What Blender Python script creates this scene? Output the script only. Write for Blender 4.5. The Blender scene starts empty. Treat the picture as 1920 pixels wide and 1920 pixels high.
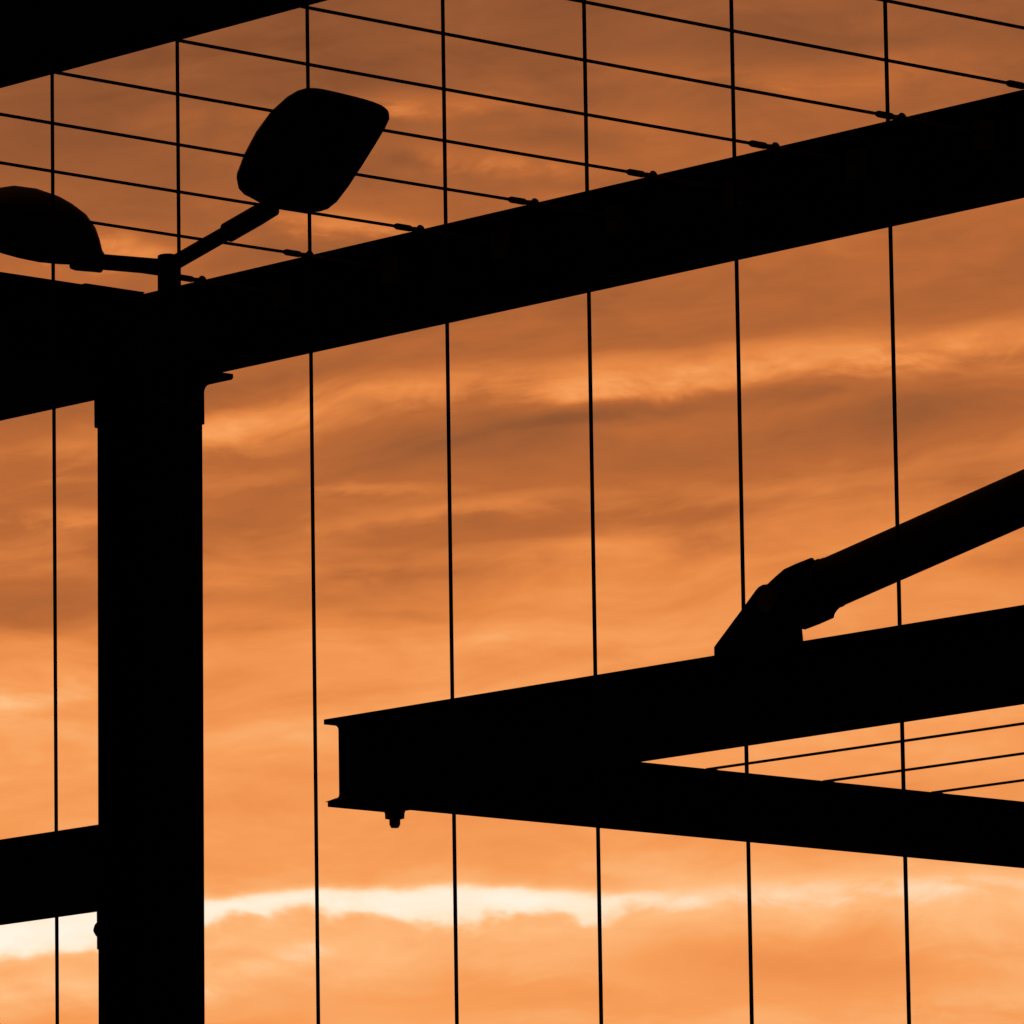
import bpy, bmesh, math, random
from mathutils import Vector, Matrix

random.seed(4)
S = bpy.context.scene
COL = S.collection

# ------------------------------------------------------------------ camera
PITCH, ROLL, YAW = 0.160567, -0.015293, 2.396119      # radians; a long lens tilted up at the steelwork
CAM_Z = 1.6
fw0 = Vector((math.cos(YAW), math.sin(YAW), 0)); rt0 = Vector((math.sin(YAW), -math.cos(YAW), 0)); upw = Vector((0, 0, 1))
FWD = fw0 * math.cos(PITCH) + upw * math.sin(PITCH)
up1 = upw * math.cos(PITCH) - fw0 * math.sin(PITCH)
RGT = rt0 * math.cos(ROLL) + up1 * math.sin(ROLL)
UPV = up1 * math.cos(ROLL) - rt0 * math.sin(ROLL)
cd = bpy.data.cameras.new('camera')
cd.sensor_width = 36.0
cd.lens = 36.0 * 14138.5 / 1920.0
cd.clip_start = 0.1; cd.clip_end = 20000
cam = bpy.data.objects.new('camera', cd); COL.objects.link(cam)
m = Matrix((RGT, UPV, -FWD)).transposed().to_4x4(); m.translation = (0, 0, CAM_Z)
cam.matrix_world = m
S.camera = cam

# ------------------------------------------------------------------ sky
def lin(r, g, b):
    f = lambda c: (c / 12.92 if c <= .04045 else ((c + .055) / 1.055) ** 2.4)
    return (f(r / 255), f(g / 255), f(b / 255), 1)

SUN_AZ = YAW + math.radians(5.0)          # behind the cloud, a little left of the view
SUN_EL = math.radians(2.0)
world = bpy.data.worlds.new('World'); world.cycles.sampling_method = 'NONE'; S.cycles.max_bounces = 3; S.cycles.use_adaptive_sampling = True; S.cycles.adaptive_threshold = .02; S.cycles.adaptive_min_samples = 8; S.cycles.diffuse_bounces = 2; S.cycles.glossy_bounces = 2; S.world = world; world.use_nodes = True
nt = world.node_tree; nt.nodes.clear(); N = nt.nodes.new; L = nt.links.new

def sock(x, node, i):
    if isinstance(x, (int, float)): node.inputs[i].default_value = x
    else: L(x, node.inputs[i])
def M(op, a, b=0.0, c=0.0, clamp=False):
    n = N('ShaderNodeMath'); n.operation = op; n.use_clamp = clamp
    sock(a, n, 0); sock(b, n, 1); sock(c, n, 2); return n.outputs[0]
def ADD(*a):
    r = a[0]
    for x in a[1:]: r = M('ADD', r, x)
    return r
def MUL(a, b): return M('MULTIPLY', a, b)
def smooth(x, lo, hi, a=0.0, b=1.0):
    n = N('ShaderNodeMapRange'); n.interpolation_type = 'SMOOTHSTEP'
    sock(x, n, 0)
    for i, v in enumerate((lo, hi, a, b)): n.inputs[i + 1].default_value = v
    return n.outputs[0]
def vec(x, y, z=0.0):
    n = N('ShaderNodeCombineXYZ'); sock(x, n, 0); sock(y, n, 1); sock(z, n, 2); return n.outputs[0]
def noise(v, scale, detail=4.0, rough=.5, dist=0.0):
    n = N('ShaderNodeTexNoise'); n.noise_dimensions = '3D'
    L(v, n.inputs['Vector']); n.inputs['Scale'].default_value = scale; n.inputs['Detail'].default_value = detail
    n.inputs['Roughness'].default_value = rough; n.inputs['Distortion'].default_value = dist
    return M('SUBTRACT', n.outputs['Fac'], .5)
def ramp(x, lo, hi, pts, colour=False):
    r = N('ShaderNodeValToRGB'); L(smooth_lin(x, lo, hi), r.inputs[0])
    els = r.color_ramp.elements
    while len(els) < len(pts): els.new(.5)
    for e_, (p, c) in zip(els, sorted(pts)):
        e_.position = (p - lo) / (hi - lo); e_.color = c if colour else (c, c, c, 1)
    return r.outputs[0]
def smooth_lin(x, lo, hi):
    n = N('ShaderNodeMapRange'); sock(x, n, 0); n.inputs[1].default_value = lo; n.inputs[2].default_value = hi
    return n.outputs[0]
def bump(x, c, up_w, dn_w):               # a soft ridge with different flanks
    d = M('SUBTRACT', x, c)
    return M('MINIMUM', smooth(d, -dn_w, 0.0), smooth(d, up_w, 0.0))

tc = N('ShaderNodeTexCoord')
vr = N('ShaderNodeVectorRotate'); vr.rotation_type = 'Z_AXIS'; L(tc.outputs['Generated'], vr.inputs['Vector'])
vr.inputs['Angle'].default_value = math.pi / 2 - YAW
sp = N('ShaderNodeSeparateXYZ'); L(vr.outputs[0], sp.inputs[0])
DEG = 180 / math.pi
az = MUL(M('ARCTAN2', sp.outputs[0], sp.outputs[1]), DEG)        # compass angle, degrees, right positive
el = MUL(M('ARCSINE', sp.outputs[2]), DEG)                       # height above the horizon, degrees
# cloud sheets lie a little tilted, higher sheets more so; slow wander bends them
tilt = smooth(el, 5.5, 11.0, .030, .105)
wander = noise(vec(MUL(az, .40), MUL(el, .55), 3.1), 1.0, 1.0, .5)
wander2 = noise(vec(MUL(az, 1.1), MUL(el, 2.0), 9.4), 1.0, 2.0, .5)
ev = ADD(M('SUBTRACT', el, MUL(az, tilt)), MUL(wander, .55), MUL(wander2, .16))
n_big = noise(vec(MUL(az, .26), MUL(ev, 1.15), 1.7), 1.0, 2.0, .5)
n_mid = noise(vec(MUL(az, .55), MUL(ev, 2.7), 5.2), 1.0, 4.0, .55, .35)
n_fin = noise(vec(MUL(az, 1.5), MUL(ev, 5.5), 7.7), 1.0, 4.0, .6)
n_puf = noise(vec(ADD(MUL(az, 1.25), MUL(ev, .5)), MUL(ev, 2.6), 2.9), 1.0, 5.0, .58, .5)
base = ramp(ev, 0.0, 24.0, [(0.0, .80), (4.5, .78), (5.4, .74), (5.95, .79), (6.5, .685), (7.2, .70), (7.7, .715), (8.2, .63),
                            (8.7, .53), (9.2, .45), (9.65, .375), (10.1, .39), (10.8, .29), (11.25, .33), (11.8, .30), (12.4, .225), (13.0, .19), (17.0, .13), (24.0, .09)])
hi_amp = smooth(ev, 6.0, 9.0, .35, 1.0)
mid_amp = MUL(hi_amp, smooth(ev, 10.4, 11.6, 1.0, .55))
t = ADD(base, MUL(MUL(n_big, .22), hi_amp), MUL(MUL(n_mid, .42), mid_amp), MUL(n_fin, .085), MUL(n_puf, smooth(ev, 9.8, 11.2, .16, .24)))
# the bright lit band under the upper cloud sheet: soft above, firmer below
band = MUL(bump(ADD(ev, MUL(n_puf, .45), MUL(n_fin, .10)), 10.09, .62, .24), smooth(ADD(n_big, MUL(n_puf, .6)), -.32, .06, .55, 1.0))
t = ADD(t, MUL(band, .07))
# single cloud streaks: (bearing, height, half length, half thickness in degrees, tilt, brightness)
STREAKS = [
    (-0.78, 12.31, 0.61, 0.097, -0.062, 0.22), (-0.08, 12.34, 0.45, 0.081, -0.113, 0.13), (0.21, 11.87, 0.81, 0.122, -0.114, 0.08), (-1.04, 11.38, 0.81, 0.138, -0.11, 0.2),
    (-2.98, 11.24, 0.57, 0.138, -0.104, 0.24), (3.2, 12.53, 0.89, 0.182, 0.07, 0.1), (1.26, 12.82, 1.3, 0.243, -0.02, -0.05), (-3.3, 12.19, 1.22, 0.527, -0.102, -0.06),
    (-2.07, 11.77, 0.73, 0.162, -0.106, -0.05), (-2.13, 9.87, 0.81, 0.122, 0.109, 0.17), (-1.14, 10.13, 1.13, 0.146, 0.125, 0.13), (0.43, 10.2, 1.7, 0.162, 0.022, 0.045),
    (2.08, 10.28, 1.78, 0.178, 0.076, 0.17), (3.68, 10.44, 1.05, 0.138, 0.149, 0.15), (1.0, 9.97, 1.22, 0.097, 0.06, -0.15), (-0.57, 9.73, 1.13, 0.182, 0.084, -0.1),
    (3.38, 9.88, 1.05, 0.203, 0.073, -0.1), (2.87, 10.7, 1.3, 0.17, 0.073, -0.06), (2.22, 9.56, 1.62, 0.162, 0.037, -0.05), (-0.41, 9.23, 1.13, 0.081, 0.123, 0.09),
    (-1.06, 9.41, 0.69, 0.049, -0.013, 0.08), (-3.57, 9.18, 0.57, 0.089, 0.044, 0.13), (0.08, 9.06, 1.3, 0.089, 0.083, -0.07), (-3.69, 9.56, 0.69, 0.162, 0.094, -0.09),
    (-3.69, 8.55, 1.22, 0.223, 0.093, -0.15), (-1.65, 8.61, 1.22, 0.13, 0.038, -0.07), (0.98, 8.94, 1.01, 0.122, 0.08, 0.05), (-3.66, 7.94, 1.3, 0.203, 0.092, 0.08),
    (-0.26, 8.31, 1.42, 0.162, -0.015, 0.04), (2.22, 5.76, 1.54, 0.263, -0.069, -0.1), (2.4, 6.3, 1.7, 0.113, 0.029, 0.07), (-2.13, 5.71, 0.89, 0.138, 0.285, 0.07),
    (-3.34, 5.64, 0.81, 0.162, -0.01, 0.05), (-0.21, 11.88, 1.05, 0.105, -0.133, 0.08), (1.67, 12.53, 0.97, 0.122, -0.1, 0.06), (0.83, 12.14, 0.81, 0.105, -0.019, 0.06),
    (3.55, 5.45, 0.81, 0.162, -0.021, 0.04), (-0.71, 5.53, 1.22, 0.162, -0.014, -0.04)]
caz = ADD(az, MUL(n_puf, 1.1), MUL(n_mid, .8))
cel = ADD(el, MUL(n_puf, .26), MUL(n_fin, .11), MUL(n_mid, .10))
tear = smooth(ADD(n_puf, MUL(n_fin, .8)), -.24, .22, .62, 1.25)
acc = None
for A_, E_, l_, th_, s_, amp in STREAKS:
    da = M('SUBTRACT', caz, A_); de = M('SUBTRACT', M('SUBTRACT', cel, E_), MUL(da, s_))
    q2 = M('MULTIPLY_ADD', de, MUL(de, 1 / (1.5 * th_) ** 2), MUL(MUL(da, da), 1 / (1.4 * l_) ** 2))
    v = MUL(M('POWER', M('SUBTRACT', 1.0, q2, clamp=True), 2.0), amp * 1.1)
    acc = v if acc is None else M('ADD', acc, v)
t = M('MULTIPLY_ADD', acc, tear, t)
# the gap low in the cloud where bright sky shows through: ragged below, thinning out towards the right
n_gap = noise(vec(MUL(az, 1.5), MUL(el, 2.2), 6.3), 1.0, 4.0, .5, .3)
gap_h = ADD(el, MUL(az, smooth(az, -4.0, 1.6, -.052, .02)))
top_d = M('SUBTRACT', ADD(gap_h, MUL(n_gap, .16), MUL(n_fin, .10)), 6.265)
bot_d = M('SUBTRACT', ADD(gap_h, MUL(n_gap, .62), MUL(wander2, .12), MUL(n_fin, .12)), 6.265)
taper = ADD(smooth(az, -.5, 1.8, 0.0, .92), smooth(az, -40.0, -12.0, .9, 0.0))
gap = smooth(M('SUBTRACT', M('MINIMUM', smooth(bot_d, -.32, .03), smooth(top_d, .21, .0)), taper), .03, 1.0)
haze_streak = bump(ADD(gap_h, MUL(n_gap, .5)), 6.30, .45, .60)
t = ADD(t, MUL(gap, ADD(.295, MUL(n_puf, .30))), MUL(haze_streak, .08))
glow_c = ramp(t, 0.0, 1.15, [(0.0, lin(112, 64, 38)), (.2, lin(150, 87, 50)), (.4, lin(187, 105, 54)), (.58, lin(230, 136, 70)),
                             (.72, lin(247, 158, 90)), (.85, lin(255, 186, 124)), (1.0, lin(255, 232, 200)), (1.15, lin(255, 246, 228))], True)
# away from the sunset the cloud loses its light
sd = Vector((math.cos(SUN_AZ) * math.cos(SUN_EL), math.sin(SUN_AZ) * math.cos(SUN_EL), math.sin(SUN_EL)))
dp = N('ShaderNodeVectorMath'); dp.operation = 'DOT_PRODUCT'; L(tc.outputs['Generated'], dp.inputs[0]); dp.inputs[1].default_value = sd
ang = MUL(M('ARCCOSINE', M('MINIMUM', M('MAXIMUM', dp.outputs['Value'], -1.0), 1.0)), DEG)
fall = smooth(ang, 13.0, 70.0, 1.0, .012)
cl = N('ShaderNodeVectorMath'); cl.operation = 'SCALE'; L(glow_c, cl.inputs[0]); L(fall, cl.inputs['Scale'])
sky = N('ShaderNodeTexSky'); sky.sky_type = 'NISHITA'; sky.sun_disc = False
sky.sun_elevation = SUN_EL; sky.sun_rotation = math.pi / 2 - SUN_AZ
sky.dust_density = 3.0
bg_sky = N('ShaderNodeBackground'); L(sky.outputs[0], bg_sky.inputs[0]); bg_sky.inputs[1].default_value = .05
bg_cl = N('ShaderNodeBackground'); L(cl.outputs[0], bg_cl.inputs[0]); bg_cl.inputs[1].default_value = 1.0
cover = N('ShaderNodeMixShader'); cover.inputs[0].default_value = .98       # a closed cloud sheet, hardly any clear sky
L(bg_sky.outputs[0], cover.inputs[1]); L(bg_cl.outputs[0], cover.inputs[2])
wo = N('ShaderNodeOutputWorld'); L(cover.outputs[0], wo.inputs[0])

# ------------------------------------------------------------------ sun (low, behind the cloud)
sl = bpy.data.lights.new('sun', 'SUN'); sl.energy = .12; sl.angle = math.radians(3); sl.color = (1, .62, .34)
so = bpy.data.objects.new('sun', sl); COL.objects.link(so)
so.rotation_euler = (-sd).to_track_quat('-Z', 'Y').to_euler()
so.location = (0, 0, 30)

vs = S.view_settings
vs.view_transform = 'Standard'; vs.look = 'None'; vs.exposure = 0; vs.gamma = 1; vs.use_curve_mapping = False

# ------------------------------------------------------------------ materials
def mat(name, c1, c2, rough, scale=6.0, metallic=0.0, spec=.3, bumpy=.0):
    mt = bpy.data.materials.new(name); mt.use_nodes = True
    t_ = mt.node_tree; b = t_.nodes['Principled BSDF']
    tcx = t_.nodes.new('ShaderNodeTexCoord'); n = t_.nodes.new('ShaderNodeTexNoise')
    n.inputs['Scale'].default_value = scale; n.inputs['Detail'].default_value = 6
    t_.links.new(tcx.outputs['Object'], n.inputs['Vector'])
    mx = t_.nodes.new('ShaderNodeMix'); mx.data_type = 'RGBA'
    mx.inputs[6].default_value = (*c1, 1); mx.inputs[7].default_value = (*c2, 1)
    t_.links.new(n.outputs['Fac'], mx.inputs[0]); t_.links.new(mx.outputs[2], b.inputs['Base Color'])
    b.inputs['Roughness'].default_value = rough; b.inputs['Metallic'].default_value = metallic
    b.inputs['Specular IOR Level'].default_value = spec
    if bumpy:
        bp = t_.nodes.new('ShaderNodeBump'); bp.inputs['Strength'].default_value = bumpy; bp.inputs['Distance'].default_value = .01
        t_.links.new(n.outputs['Fac'], bp.inputs['Height']); t_.links.new(bp.outputs[0], b.inputs['Normal'])
    return mt
STEEL = mat('anthracite_painted_steel', (.020, .020, .021), (.030, .028, .027), .8, 5.0, spec=.12)
CABLE = mat('weathered_steel_cable', (.035, .034, .032), (.045, .042, .04), .85, 30.0, spec=.08)
FITTING = mat('dull_steel_fitting', (.22, .22, .22), (.34, .33, .32), .6, 40.0, spec=.2)
LAMPM = mat('dark_grey_lamp_housing', (.025, .025, .026), (.036, .034, .033), .6, 8.0, spec=.2)
LENS = mat('smoked_lamp_glass', (.03, .03, .03), (.035, .034, .032), .35, 3.0)
GROUND = mat('worn_asphalt', (.04, .04, .04), (.065, .062, .058), .9, .8, bumpy=.4)

# ------------------------------------------------------------------ mesh helpers
def obj(name, bm, material, parent=None, smooth_=False):
    bmesh.ops.recalc_face_normals(bm, faces=bm.faces)
    me = bpy.data.meshes.new(name); bm.to_mesh(me); bm.free(); me.materials.append(material)
    if smooth_:
        for p in me.polygons: p.use_smooth = True
    o = bpy.data.objects.new(name, me); COL.objects.link(o)
    if parent is not None: put_under(o, parent)
    return o
def put_under(o, parent):
    o.parent = parent
    o.matrix_parent_inverse = Matrix.Translation(-world_loc(parent))
def world_loc(o):
    v = o.location.copy()
    return v if o.parent is None else v          # parts are built in place; only things have an offset
def thing(name, label, cat, loc, group=None):
    o = bpy.data.objects.new(name, None); COL.objects.link(o); o.location = loc; o.empty_display_size = .2
    o['label'] = label; o['category'] = cat
    if group: o['group'] = group
    return o
def under(o, part):                              # sub-part: its part has no offset of its own
    o.parent = part; o.matrix_parent_inverse = Matrix.Identity(4)
    return o
def prism(bm, pts, axis, a, b):
    """2D outline extruded along an axis from a to b. axis X: pts=(y,z); Y: (x,z); Z: (x,y)"""
    f = {'X': lambda p, w: (w, p[0], p[1]), 'Y': lambda p, w: (p[0], w, p[1]), 'Z': lambda p, w: (p[0], p[1], w)}[axis]
    v0 = [bm.verts.new(f(p, a)) for p in pts]; v1 = [bm.verts.new(f(p, b)) for p in pts]
    n = len(pts)
    for i in range(n): bm.faces.new((v0[i], v0[(i + 1) % n], v1[(i + 1) % n], v1[i]))
    bm.faces.new(v0); bm.faces.new(v1[::-1])
def box(bm, x0, x1, y0, y1, z0, z1, bev=.0015):
    b2 = bmesh.new(); prism(b2, [(x0, y0), (x1, y0), (x1, y1), (x0, y1)], 'Z', z0, z1)
    if bev: bmesh.ops.bevel(b2, geom=b2.edges[:], offset=bev, segments=1, affect='EDGES')
    join(bm, b2)
def join(bm, b2):
    me = bpy.data.meshes.new('tmp'); b2.to_mesh(me); b2.free(); bm.from_mesh(me); bpy.data.meshes.remove(me)
def tube(bm, p, q, r0, r1=None, seg=16, caps=True):
    p = Vector(p); q = Vector(q); r1 = r0 if r1 is None else r1
    d = (q - p).normalized(); u = d.orthogonal().normalized(); w = d.cross(u)
    ring = lambda c, r: [bm.verts.new(c + (u * math.cos(k * 2 * math.pi / seg) + w * math.sin(k * 2 * math.pi / seg)) * r) for k in range(seg)]
    a = ring(p, r0); b = ring(q, r1)
    for i in range(seg): bm.faces.new((a[i], a[(i + 1) % seg], b[(i + 1) % seg], b[i]))
    if caps: bm.faces.new(a[::-1]); bm.faces.new(b)
def sweep(bm, path, radii, seg=20):
    """round bar along a path"""
    path = [Vector(p) for p in path]; rings = []
    d0 = (path[1] - path[0]).normalized(); u = d0.orthogonal().normalized()
    for i, c in enumerate(path):
        d = (path[min(i + 1, len(path) - 1)] - path[max(i - 1, 0)]).normalized()
        u = (u - d * u.dot(d)).normalized(); w = d.cross(u)
        rings.append([bm.verts.new(c + (u * math.cos(k * 2 * math.pi / seg) + w * math.sin(k * 2 * math.pi / seg)) * radii[i]) for k in range(seg)])
    for a, b in zip(rings, rings[1:]):
        for i in range(seg): bm.faces.new((a[i], a[(i + 1) % seg], b[(i + 1) % seg], b[i]))
    bm.faces.new(rings[0][::-1]); bm.faces.new(rings[-1])
def ring_torus(bm, c, axis, R_, r, n1=20, n2=8):
    c = Vector(c); ax = Vector(axis).normalized(); u = ax.orthogonal().normalized(); w = ax.cross(u); rows = []
    for i in range(n1):
        A = 2 * math.pi * i / n1; e_ = u * math.cos(A) + w * math.sin(A)
        rows.append([bm.verts.new(c + e_ * (R_ + r * math.cos(2 * math.pi * k / n2)) + ax * r * math.sin(2 * math.pi * k / n2)) for k in range(n2)])
    for i in range(n1):
        for k in range(n2):
            bm.faces.new((rows[i][k], rows[(i + 1) % n1][k], rows[(i + 1) % n1][(k + 1) % n2], rows[i][(k + 1) % n2]))
def h_profile(cx, zb, h, b, tw, tf, r):
    """rolled I-section outline with root fillets, centre cx, bottom zb"""
    zt = zb + h; hw = tw / 2; pts = []
    pts += [(cx - b / 2, zb), (cx + b / 2, zb), (cx + b / 2, zb + tf)]
    for k in range(5):
        a = math.pi / 2 * k / 4
        pts.append((cx + hw + r - r * math.sin(a), zb + tf + r - r * math.cos(a)))
    for k in range(5):
        a = math.pi / 2 * k / 4
        pts.append((cx + hw + r - r * math.cos(a), zt - tf - r + r * math.sin(a)))
    pts += [(cx + b / 2, zt - tf), (cx + b / 2, zt), (cx - b / 2, zt), (cx - b / 2, zt - tf)]
    for k in range(5):
        a = math.pi / 2 * k / 4
        pts.append((cx - hw - r + r * math.sin(a), zt - tf - r + r * math.cos(a)))
    for k in range(5):
        a = math.pi / 2 * k / 4
        pts.append((cx - hw - r + r * math.cos(a), zb + tf + r - r * math.sin(a)))
    return pts
def hexbolt(bm, c, d, af, h, shank_r=0, shank_h=0):
    c = Vector(c); d = Vector(d).normalized()
    tube(bm, c, c + d * .003, af * .62, seg=20)
    tube(bm, c + d * .003, c + d * (.003 + h), af * .577, seg=6)
    if shank_h: tube(bm, c + d * (.003 + h), c + d * (.003 + h + shank_h * .75), shank_r, seg=12); tube(bm, c + d * (.003 + h + shank_h * .75), c + d * (.003 + h + shank_h), shank_r, shank_r * .75, seg=12)

# ------------------------------------------------------------------ ground
bm = bmesh.new()
n = 64; c0 = bm.verts.new((0, 0, 0)); rims = []
for R_ in (30, 200, 6000):
    rims.append([bm.verts.new((R_ * math.cos(2 * math.pi * k / n), R_ * math.sin(2 * math.pi * k / n), 0)) for k in range(n)])
for k in range(n):
    bm.faces.new((c0, rims[0][k], rims[0][(k + 1) % n]))
    for a, b in zip(rims, rims[1:]): bm.faces.new((a[k], b[k], b[(k + 1) % n], a[(k + 1) % n]))
g = obj('ground', bm, GROUND); g['kind'] = 'structure'

# ------------------------------------------------------------------ steel pergola: columns and beams
XC, YA, YE = -14.422, 12.069, 9.5615     # corner column; line of the far roof beam; line of the near roof beam
XR = -8.40                               # next column line along the pergola
ZT, ZB = 5.2015, 4.9895                  # top and bottom of the roof beams
XEND_L, XEND_R = -20.6, -8.0
W = .188
perg = thing('steel_pergola', 'black steel pergola frame of columns and wide roof beams', 'pergola', (XC, YA, 0))

def column(x, y, z1):
    bm = bmesh.new()
    tf, tw = .014, .009
    # flanges face +X and -X
    pts = [(q[1], q[0]) for q in h_profile(y, x - W / 2, W, W, tw, tf, .014)]
    prism(bm, pts, 'Z', .03, z1)
    return bm
def base_plate(x, y, part):
    bm = bmesh.new(); box(bm, x - .17, x + .17, y - .17, y + .17, .004, .029, .002)
    under(obj('base_plate', bm, STEEL), part)
    for sx in (-1, 1):
        for sy in (-1, 1):
            bm = bmesh.new(); hexbolt(bm, (x + sx * .13, y + sy * .13, .029), (0, 0, 1), .03, .016, .009, .02)
            under(obj('bolt', bm, FITTING), part)
cols = {}
for x, y in ((XC, YA), (XC, YE), (XR, YA), (XR, YE)):
    cb = column(x, y, ZB - .001)
    lean = .0045 if (x, y) == (XC, YA) else 0.0           # the corner column stands a touch out of plumb
    for v in cb.verts: v.co += Vector((-.676, -.736, 0)) * (lean * (4.3 - v.co.z))
    c = obj('column', cb, STEEL, perg); base_plate(x - .676 * lean * 4.3, y - .736 * lean * 4.3, c); cols[(x, y)] = c
col_main = cols[(XC, YA)]; col_main['label'] = 'thick steel column carrying the roof beams at the left'

def beam_x(y, x0, x1, zb, h, b, tw=.0062, tf=.0092, r=.012):
    bm = bmesh.new(); prism(bm, h_profile(y, zb, h, b, tw, tf, r), 'X', x0, x1); return bm
def beam_y(x, y0, y1, zb, h, b, tw=.0062, tf=.0092, r=.012):
    bm = bmesh.new(); prism(bm, h_profile(x, zb, h, b, tw, tf, r), 'Y', y0, y1); return bm
H = ZT - ZB
beamA = obj('roof_beam', beam_x(YA, XEND_L, XEND_R, ZB, H, .12), STEEL, perg)
beamA['label'] = 'long roof beam rising across the upper middle'
beamE = obj('roof_beam', beam_x(YE, XC - .3, XEND_R, ZB, H, .12), STEEL, perg)
beamE['label'] = 'roof beam cutting across the top left corner'
beamD = obj('cross_beam', beam_y(XC, YE + .0635, YA - .0635, ZB + .0005, H - .001, .12), STEEL, perg)
beamD['label'] = 'cross beam sloping in from the left above the column'
beamD2 = obj('cross_beam', beam_y(XR, YE + .0635, YA - .0635, ZB + .0005, H - .001, .12), STEEL, perg)
rail = obj('side_beam', beam_x(YA, XEND_L, XC - W / 2 - .016, 3.671, .203, .10), STEEL, perg)
rail['label'] = 'lower side beam meeting the column at the left edge'
bm = bmesh.new(); box(bm, XC + W / 2 + .002, XR - W / 2 - .002, YE + .098, YE + .158, .30, .36, .003)
obj('bottom_rail', bm, STEEL, perg)
# splice plates and bolts that break the top line of the cross beam
bm = bmesh.new(); box(bm, XC - .055, XC + .0605, YA - .254, YA - .0605, ZT + .0005, ZT + .0036, .0008)
under(obj('splice_plate', bm, STEEL), beamD)

# cleats at the column head
xr_, xl_ = XC + W / 2, XC - W / 2
t_ = .014
pts = [(xr_ + .0005, 4.876), (xr_ + t_, 4.876)]
zin = ZB - .0005 - t_
for k in range(5):
    a = math.pi / 2 * k / 4; rr = .018
    pts.append((xr_ + t_ + rr - rr * math.cos(a), zin - rr + rr * math.sin(a)))
pts += [(xr_ + .122, zin), (xr_ + .127, zin + .004), (xr_ + .127, ZB - .0005), (xr_ + .0005, ZB - .0005)]
bm = bmesh.new(); prism(bm, pts, 'Y', YA - W / 2 + .002, YA + W / 2 - .001); under(obj('cleat', bm, STEEL), col_main)
bm = bmesh.new(); box(bm, xl_ - .0125, xl_ - .0005, YA - W / 2 + .001, YA + W / 2 - .001, 4.876, ZB - .0005, .003)
under(obj('cleat', bm, STEEL), col_main)
for dy in (-.05, .05):
    bm = bmesh.new(); hexbolt(bm, (xr_ + t_, YA + dy, 4.92), (1, 0, 0), .022, .010); under(obj('bolt', bm, FITTING), col_main)
    bm = bmesh.new(); hexbolt(bm, (xl_ - .0125, YA + dy, 4.92), (-1, 0, 0), .016, .003); under(obj('bolt', bm, FITTING), col_main)
# end plate of the side beam on the column
bm = bmesh.new(); box(bm, xl_ - .0155, xl_ - .0005, YA - W / 2 + .002, YA + W / 2 - .002, 3.552, 3.846, .002)
ep = under(obj('end_plate', bm, STEEL), rail)
for dy in (-.074, .07):
    bm = bmesh.new(); tube(bm, (xl_ - .0155, YA + dy, 3.603), (xl_ - .0225, YA + dy, 3.603), .021, seg=18)
    tube(bm, (xl_ - .0225, YA + dy, 3.603), (xl_ - .036, YA + dy, 3.603), .019, .011, seg=18)
    under(obj('bolt', bm, FITTING), rail)

# ------------------------------------------------------------------ cables of the pergola
RC = .0038
XS = [-13.895 + .4018 * k for k in range(9)]      # roof cables, one every 40 cm
YV = YE + .128                                   # hanging cables drop just behind the near beam
ZW = 5.138
ORD = ['first', 'second', 'third', 'fourth', 'fifth', 'sixth', 'seventh', 'eighth', 'ninth']
ynut = YA - .0031
def eye_fitting(part, x):
    """sleeve, fork with pin, eye bolt and web plate where a roof cable is tied to the far beam"""
    y_f = YA - .275                               # fork pin
    bm = bmesh.new()
    tube(bm, (x, y_f - .073, ZW), (x, y_f - .066, ZW), .0052, .0078, seg=14)
    tube(bm, (x, y_f - .066, ZW), (x, y_f - .026, ZW), .0078, seg=14)
    tube(bm, (x, y_f - .026, ZW), (x, y_f - .020, ZW), .0078, .006, seg=14)
    under(obj('sleeve', bm, FITTING), part)
    bm = bmesh.new()
    for s in (-1, 1):
        sweep(bm, [(x + s * .0015, y_f - .022, ZW), (x + s * .0075, y_f - .016, ZW), (x + s * .0085, y_f - .004, ZW), (x + s * .0085, y_f + .008, ZW)], [.0042, .0042, .0042, .0042], 8)
    tube(bm, (x - .015, y_f + .004, ZW), (x + .015, y_f + .004, ZW), .0042, seg=10)
    under(obj('fork', bm, FITTING), part)
    bm = bmesh.new()
    ring_torus(bm, (x, y_f + .009, ZW + .0005), (1, 0, 0), .0088, .0040)
    tube(bm, (x, y_f + .018, ZW), (x, ynut - .014, ZW), .0045, seg=10)
    tube(bm, (x, y_f + .08, ZW), (x, y_f + .13, ZW), .0075, seg=6)
    under(obj('eye_bolt', bm, FITTING), part)
    bm = bmesh.new()
    box(bm, x - .032, x + .032, ynut - .006, ynut - .0005, ZW - .038, ZW + .030, .001)
    hexbolt(bm, (x - .018, ynut - .006, ZW + .016), (0, -1, 0), .013, .007); hexbolt(bm, (x + .018, ynut - .006, ZW - .018), (0, -1, 0), .013, .007)
    hexbolt(bm, (x, ynut - .006, ZW), (0, -1, 0), .016, .006)
    under(obj('anchor_plate', bm, FITTING), part)
roof_lab = ['first roof cable from the left, short piece beside the lamp post',
            'second roof cable from the left, passing behind no lamp head but across the lamp arm',
            'third roof cable from the left, tied to the roof beam left of centre',
            'fourth roof cable from the left, tied to the roof beam near its middle',
            'fifth roof cable from the left, crossing above the right lamp head to the roof beam',
            'sixth roof cable, leaving the top left beam at the second hanging cable',
            'seventh roof cable, leaving the top left beam at the third hanging cable',
            'eighth roof cable, running to the roof beam at the right edge',
            'ninth roof cable, crossing only the top right corner']
roof_lab[1] = 'second roof cable from the left, crossing the raised arm of the street lamp'
roof_lab[4] = 'fifth roof cable, leaving the top left beam at the first hanging cable'
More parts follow.
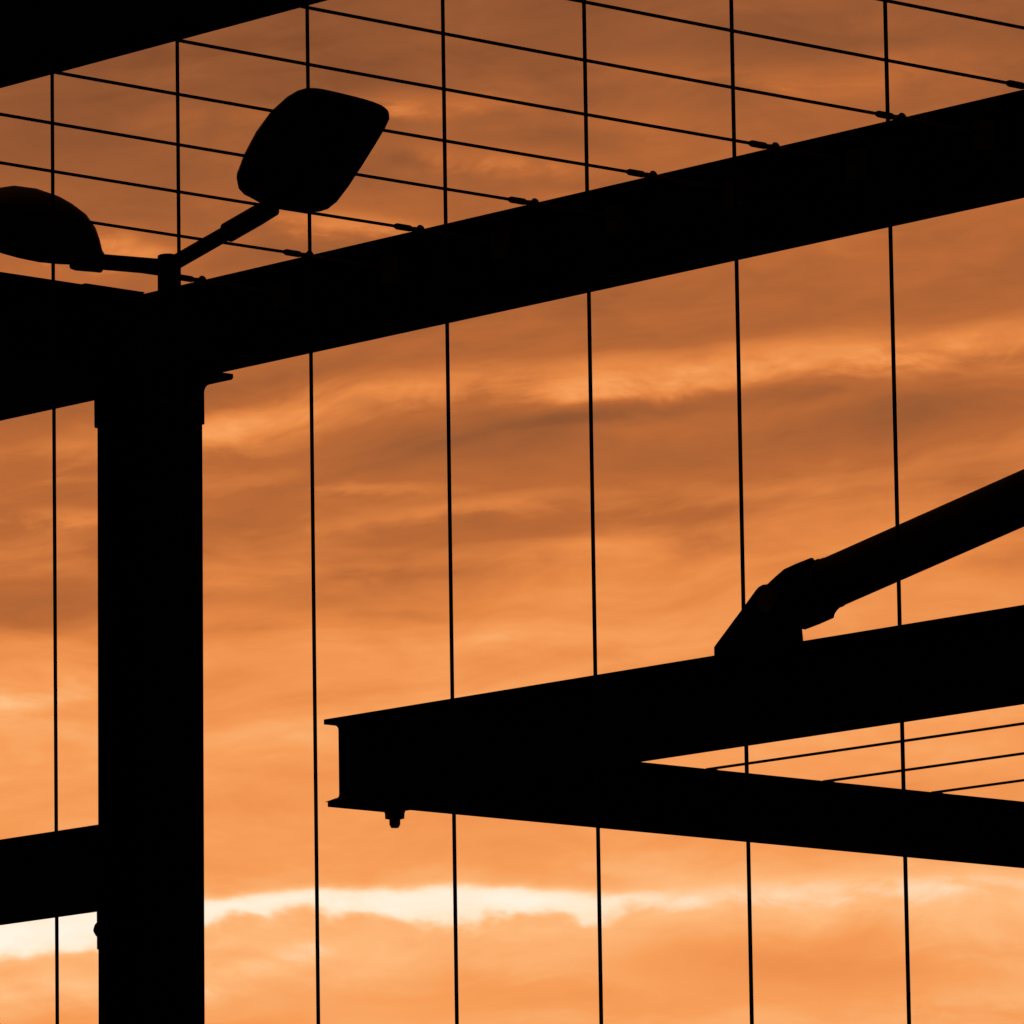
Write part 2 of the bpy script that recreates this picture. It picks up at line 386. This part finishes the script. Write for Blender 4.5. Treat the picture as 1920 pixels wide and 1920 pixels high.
for k, x in enumerate(XS):
    t = thing('roof_cable', roof_lab[k], 'cable', (x, YE + .004, ZW), 'roof cables of the pergola')
    sag = lambda s: -.0035 * 4 * s * (1 - s)
    y0, y1 = YE + .0040, YA - .275 - .07
    bm = bmesh.new(); sweep(bm, [(x, y0 + (y1 - y0) * s / 8, ZW + sag(s / 8)) for s in range(9)], [RC] * 9, 10)
    strand = obj('strand', bm, CABLE, t, True)
    bm = bmesh.new(); box(bm, x - .025, x + .025, YE + .0035, YE + .0095, ZW - .03, ZW + .03, .001)
    tube(bm, (x, YE + .0095, ZW), (x, YE + .085, ZW), .0075, seg=12)
    obj('anchor', bm, FITTING, t)
    part = obj('tensioner', (lambda b: (tube(b, (x, YA - .275 - .071, ZW), (x, YA - .275 - .069, ZW), .0055, seg=10), b)[1])(bmesh.new()), FITTING, t)
    part.matrix_parent_inverse = Matrix.Translation(-Vector(t.location))
    eye_fitting(part, x)

vert_lab = ['leftmost hanging cable, left of the column and in front of the left lamp head',
            'second hanging cable, passing the lamp post top and then in front of the column',
            'third hanging cable, crossing the right lamp head, next right of the column',
            'fourth hanging cable, first one to cross the canopy beam beside its cut end',
            'fifth hanging cable, meeting the canopy beam left of the strut bracket',
            'sixth hanging cable, running into the strut bracket on the canopy beam',
            'seventh hanging cable, rightmost, crossing the round strut']
for k in range(7):
    x = -11.8825 + .4030 * k
    t = thing('hanging_cable', vert_lab[k], 'cable', (x, YV, .36), 'vertical cables hanging from the pergola')
    bm = bmesh.new(); tube(bm, (x, YV, .40), (x, YV, ZW - .012), RC, seg=10); obj('strand', bm, CABLE, t, True)
    bm = bmesh.new()
    tube(bm, (x, YV, .36), (x, YV, .50), .008, seg=12); obj('tensioner', bm, FITTING, t)
    bm = bmesh.new()
    tube(bm, (x, YV, ZW - .06), (x, YV, ZW - .012), .0075, seg=12); ring_torus(bm, (x, YV, ZW - .002), (1, 0, 0), .010, .004)
    tube(bm, (x, YE + .0035, ZW - .002), (x, YV + .004, ZW - .002), .005, seg=10)
    obj('hanger', bm, FITTING, t)

# ------------------------------------------------------------------ canopy frame braced off the pergola
XB = -13.707                                      # free end of the canopy beam
ZB_B, ZT_B = 3.8437, 4.0465
can = thing('steel_canopy', 'black steel canopy frame with a braced I-beam and open cut end', 'canopy', (XR, YA, ZB_B))
beamB = obj('canopy_beam', beam_x(YA, XB, XR - W / 2 - .012, ZB_B, ZT_B - ZB_B, .10, .006, .0125, .010), STEEL, can)
beamB['label'] = 'canopy beam with its I-shaped cut end at the left'
bm = bmesh.new(); box(bm, XR - W / 2 - .0115, XR - W / 2 - .0005, YA - .085, YA + .085, ZB_B - .04, ZT_B + .04); under(obj('end_plate', bm, STEEL), beamB)
XCC = -13.66                                      # cross beam at the canopy's end
Y_CEND = 17.2
zc0, zc1 = ZB_B - .0006, 4.0067
beamC = obj('cross_beam', beam_y(XCC, YA + .0515, Y_CEND, zc0, zc1 - zc0, .086, .005, .0074, .009), STEEL, can)
beamC['label'] = 'thinner cross beam running away under the canopy beam'
beamC2 = obj('cross_beam', beam_y(XR - .2, YA + .0515, Y_CEND, zc0, zc1 - zc0, .086, .005, .0074, .009), STEEL, can)
edge = obj('edge_beam', beam_x(Y_CEND + .045, XCC - .04, XR - .15, zc0, zc1 - zc0, .086, .005, .0074, .009), STEEL, can)
# bolted connection under the cross beam
bm = bmesh.new()
pl = bmesh.new(); box(pl, XB + .006, XB + .10, YA - .047, YA + .162, ZB_B - .0125, ZB_B - .0012, .0015)
under(obj('splice_plate', pl, STEEL), beamC)
bc = (XCC, YA + .136, zc0 - .012)
tube(bm, (bc[0], bc[1], bc[2]), (bc[0], bc[1], bc[2] - .004), .026, seg=24)
tube(bm, (bc[0], bc[1], bc[2] - .004), (bc[0], bc[1], bc[2] - .020), .0245, .0235, seg=6)
tube(bm, (bc[0], bc[1], bc[2] - .020), (bc[0], bc[1], bc[2] - .034), .0135, .0135, seg=14)
tube(bm, (bc[0], bc[1], bc[2] - .034), (bc[0], bc[1], bc[2] - .042), .0135, .0095, seg=14)
under(obj('bolt', bm, FITTING), beamC)
# cables of the canopy
can_lab = ['canopy cable nearest the canopy beam, uppermost of the three thin ones', 'middle one of the three thin canopy cables',
           'lowest of the three thin canopy cables at the right edge']
for k, y in enumerate((13.270, 13.690, 14.090)):
    t = thing('canopy_cable', can_lab[k], 'cable', (XCC, y, 4.013), 'thin cables of the canopy')
    zz = 4.0125
    bm = bmesh.new(); sweep(bm, [(XCC + .0 + (XR - .2 - XCC) * s / 12, y, zz - .004 * 4 * (s / 12) * (1 - s / 12)) for s in range(13)], [.0037] * 13, 10)
    obj('strand', bm, CABLE, t, True)
    for xx in (XCC, XR - .2):
        bm = bmesh.new(); box(bm, xx - .03, xx + .03, y - .012, y + .012, zc1 + .0004, zc1 + .0034, .0008)
        obj('clamp', bm, FITTING, t)
# strut: round tube with a forked end pinned to a gusset plate on the canopy beam
P0 = Vector((-11.993, YA, 4.1815)); dS = Vector((1, 0, .1912)).normalized(); nS = Vector((-dS.z, 0, dS.x)); RS = .0590
P1 = P0 + dS * ((XR - W / 2 - .03 - P0.x) / dS.x)
bm = bmesh.new(); tube(bm, P0 - dS * .01, P1, RS, seg=40, caps=True)
strut = obj('strut', bm, STEEL, can, False); strut['label'] = 'round diagonal strut rising to the right'
for p in strut.data.polygons: p.use_smooth = len(p.vertices) == 4
def plate(pts, y0, y1):
    b = bmesh.new(); prism(b, pts, 'Y', y0, y1); return b
gus = plate([(-12.3845, ZT_B - .001), (-12.3845, 4.0745), (-12.380, 4.0790), (-12.2930, 4.1495), (-12.2440, 4.1905), (-12.2330, 4.1975), (-12.2200, 4.2010), (-12.2050, 4.2005), (-12.170, 4.185), (-12.12, 4.10), (-12.1065, 4.0850), (-12.1025, ZT_B - .001)], YA - .006, YA + .006)
under(obj('gusset_plate', gus, STEEL), strut)
fork = [(-12.2000, 4.1960), (-12.1700, 4.2120), (-12.1400, 4.2265), (-12.1000, 4.2345), (-12.0520, 4.2420), (-12.0465, 4.2330), (-12.0150, 4.2360), (-11.9930, 4.2370),
        (-11.985, 4.1250), (-11.9950, 4.1213), (-12.0050, 4.1150), (-12.0110, 4.1080), (-12.0130, 4.1010), (-12.0600, 4.0920), (-12.1060, 4.0850), (-12.1900, 4.1200), (-12.2180, 4.1550), (-12.2180, 4.1850)]
for y0 in (-.0155, .0075):
    under(obj('fork_plate', plate(fork, YA + y0, YA + y0 + .008), STEEL), strut)
bm = bmesh.new(); tube(bm, (-12.185, YA - .020, 4.158), (-12.185, YA + .020, 4.158), .022, seg=24); tube(bm, (-12.185, YA - .030, 4.158), (-12.185, YA - .016, 4.158), .032, seg=6)
tube(bm, (-12.185, YA + .016, 4.158), (-12.185, YA + .030, 4.158), .032, seg=6)
under(obj('pin', bm, FITTING), strut)
bm = bmesh.new(); tube(bm, P0 - dS * .03, P0 - dS * .009, RS * .93, RS + .0015, seg=40); under(obj('end_cap', bm, STEEL), strut)
bm = bmesh.new(); box(bm, XR - W / 2 - .05, XR - W / 2 - .001, YA - .08, YA + .08, P1.z - .1, P1.z + .06); under(obj('end_plate', bm, STEEL), strut)

# ------------------------------------------------------------------ street lamp behind the pergola
def cv(x, y, z): return RGT * x + UPV * y + FWD * z          # helper axes: sideways, up, away
PX, PY, PZT = -21.052, 17.714, 7.038
lamp = thing('street_lamp', 'black twin-headed street lamp standing behind the column', 'street lamp', (PX, PY, 0))
bm = bmesh.new()
sweep(bm, [(PX, PY, 0), (PX, PY, 1.2), (PX, PY, 1.25), (PX, PY, PZT - .012), (PX, PY, PZT - .003), (PX, PY, PZT)], [.075, .07, .062, .0375, .0365, .030], 28)
pole = obj('pole', bm, LAMPM, lamp, True)
bm = bmesh.new(); tube(bm, (PX, PY, 0), (PX, PY, .03), .16, seg=24); under(obj('base_plate', bm, LAMPM), pole)
top = Vector((PX, PY, PZT))

PROF_BLUNT = [(0, .34, .30), (.01, .56, .42), (.03, .74, .54), (.07, .86, .68), (.15, .94, .86), (.3, .98, 1), (.5, 1, 1), (.7, 1.01, .92), (.85, 1.01, .76), (.93, .99, .60), (.97, .94, .48), (.99, .87, .38), (1, .76, .28)]
PROF_TAPER = [(0, .13, .15), (.03, .18, .22), (.06, .26, .32), (.11, .42, .50), (.18, .62, .69), (.28, .81, .86), (.40, .93, .95), (.5, .98, 1), (.65, 1, .98), (.8, .97, .85), (.9, .90, .66), (.95, .82, .52), (.98, .68, .40), (1, .48, .26)]
def lamp_head(base, a, p, length, wid, dome, prof, skew=0.0):
    """flat glass below, domed housing above; a = towards the tip, p = across"""
    a = a.normalized(); p = (p - a * p.dot(a)).normalized(); nrm = a.cross(p).normalized()   # towards the glass
    if nrm.z > 0: nrm = -nrm
    bm = bmesh.new(); rows = []; NS = 18
    for s, wv, hv in prof:
        c = base + a * (s * length); row = []
        lf = 1 - skew * max(0, (s - .45) / .55) ** 2.2 - skew * .5 * max(0, (.2 - s) / .2) ** 2   # one flank of the housing is swept back
        for k in range(NS + 1):
            th = math.pi * k / NS
            cx_ = math.copysign(abs(math.cos(th)) ** .62, math.cos(th)); sy_ = math.sin(th) ** .72
            row.append(bm.verts.new(c + p * (wid / 2 * wv * cx_ * (lf if cx_ < 0 else 1)) - nrm * (dome * hv * sy_)))
        for k in range(1, 8):                                 # shallow rim under the edge
            u_ = -1 + 2 * k / 8
            row.append(bm.verts.new(c + p * (wid / 2 * wv * u_ * (lf if u_ < 0 else 1)) + nrm * (.012 * (1 - u_ ** 6))))
        rows.append(row)
    nn = len(rows[0])
    for r0, r1 in zip(rows, rows[1:]):
        for k in range(nn): bm.faces.new((r0[k], r0[(k + 1) % nn], r1[(k + 1) % nn], r1[k]))
    bm.faces.new(rows[0]); bm.faces.new(rows[-1])
    return bm, a, p, nrm
def head_set(base, a, p, length, wid, dome, screw, prof, skew=0.0):
    bm, a, p, nrm = lamp_head(base, a, p, length, wid, dome, prof, skew)
    h = obj('lamp_head', bm, LAMPM, lamp, True)
    bm = bmesh.new(); n_ = 28; pts = []
    for k in range(n_):
        th = 2 * math.pi * k / n_
        x = math.copysign(abs(math.cos(th)) ** .5, math.cos(th)) * length * .30; y = math.copysign(abs(math.sin(th)) ** .5, math.sin(th)) * wid * .38
        pts.append((x, y))
    c = base + a * length * .58 + nrm * .0125
    lo = [bm.verts.new(c + a * x + p * y) for x, y in pts]; hi = [bm.verts.new(c + a * x * .94 + p * y * .94 + nrm * .006) for x, y in pts]
    for k in range(n_): bm.faces.new((lo[k], lo[(k + 1) % n_], hi[(k + 1) % n_], hi[k]))
    bm.faces.new(hi); under(obj('lens', bm, LENS), h)
    bm = bmesh.new(); q = base + a * length * screw - nrm * dome * .985
    tube(bm, q, q - nrm * .010, .008, .006, seg=10); under(obj('screw', bm, FITTING), h)
    return h
def px_pt(x, y, depth):                                       # point seen at a given bearing and distance
    return Vector((0, 0, CAM_Z)) + (FWD + RGT * ((x - 960) / 14138.5) + UPV * ((960 - y) / 14138.5)) * depth
# raised arm to the right
aR = cv(.238, .366, -.416); pR = cv(.317, -.069, .12)
armA = Vector((PX, PY, PZT - .045)); armB = px_pt(500, 394, 27.72)
bm = bmesh.new(); dA = (armB - armA).normalized()
sweep(bm, [armA, armA + (armB - armA) * .66], [.0285, .0285], 22)
arm_r = obj('arm', bm, LAMPM, lamp, True)
bm = bmesh.new(); q0 = armA + (armB - armA) * .60
sweep(bm, [q0, q0 + dA * .004, armB - dA * .05, armB + dA * .03], [.033, .0385, .0385, .036], 22)
under(obj('spigot', bm, LAMPM), arm_r)
head_set(px_pt(520, 386, 27.70), aR, pR, .61, .425, .095, .4, PROF_BLUNT, .32)
# low arm to the left
armC = Vector((PX, PY, PZT - .047)); armD = px_pt(166, 489, 28.05)
bm = bmesh.new(); sweep(bm, [armC, armD], [.030, .030], 22); arm_l = obj('arm', bm, LAMPM, lamp, True)
dL = (armD - armC).normalized(); q1 = armD - dL * .055
bm = bmesh.new(); sweep(bm, [q1, q1 + dL * .005, q1 + dL * .10, q1 + dL * .12], [.034, .041, .041, .036], 22); under(obj('spigot', bm, LAMPM), arm_l)
aL = cv(-.86, .32, .42); pL = cv(.30, .38, .87)
head_set(px_pt(192, 494, 28.05), aL, pL, .62, .41, .15, .42, PROF_TAPER)
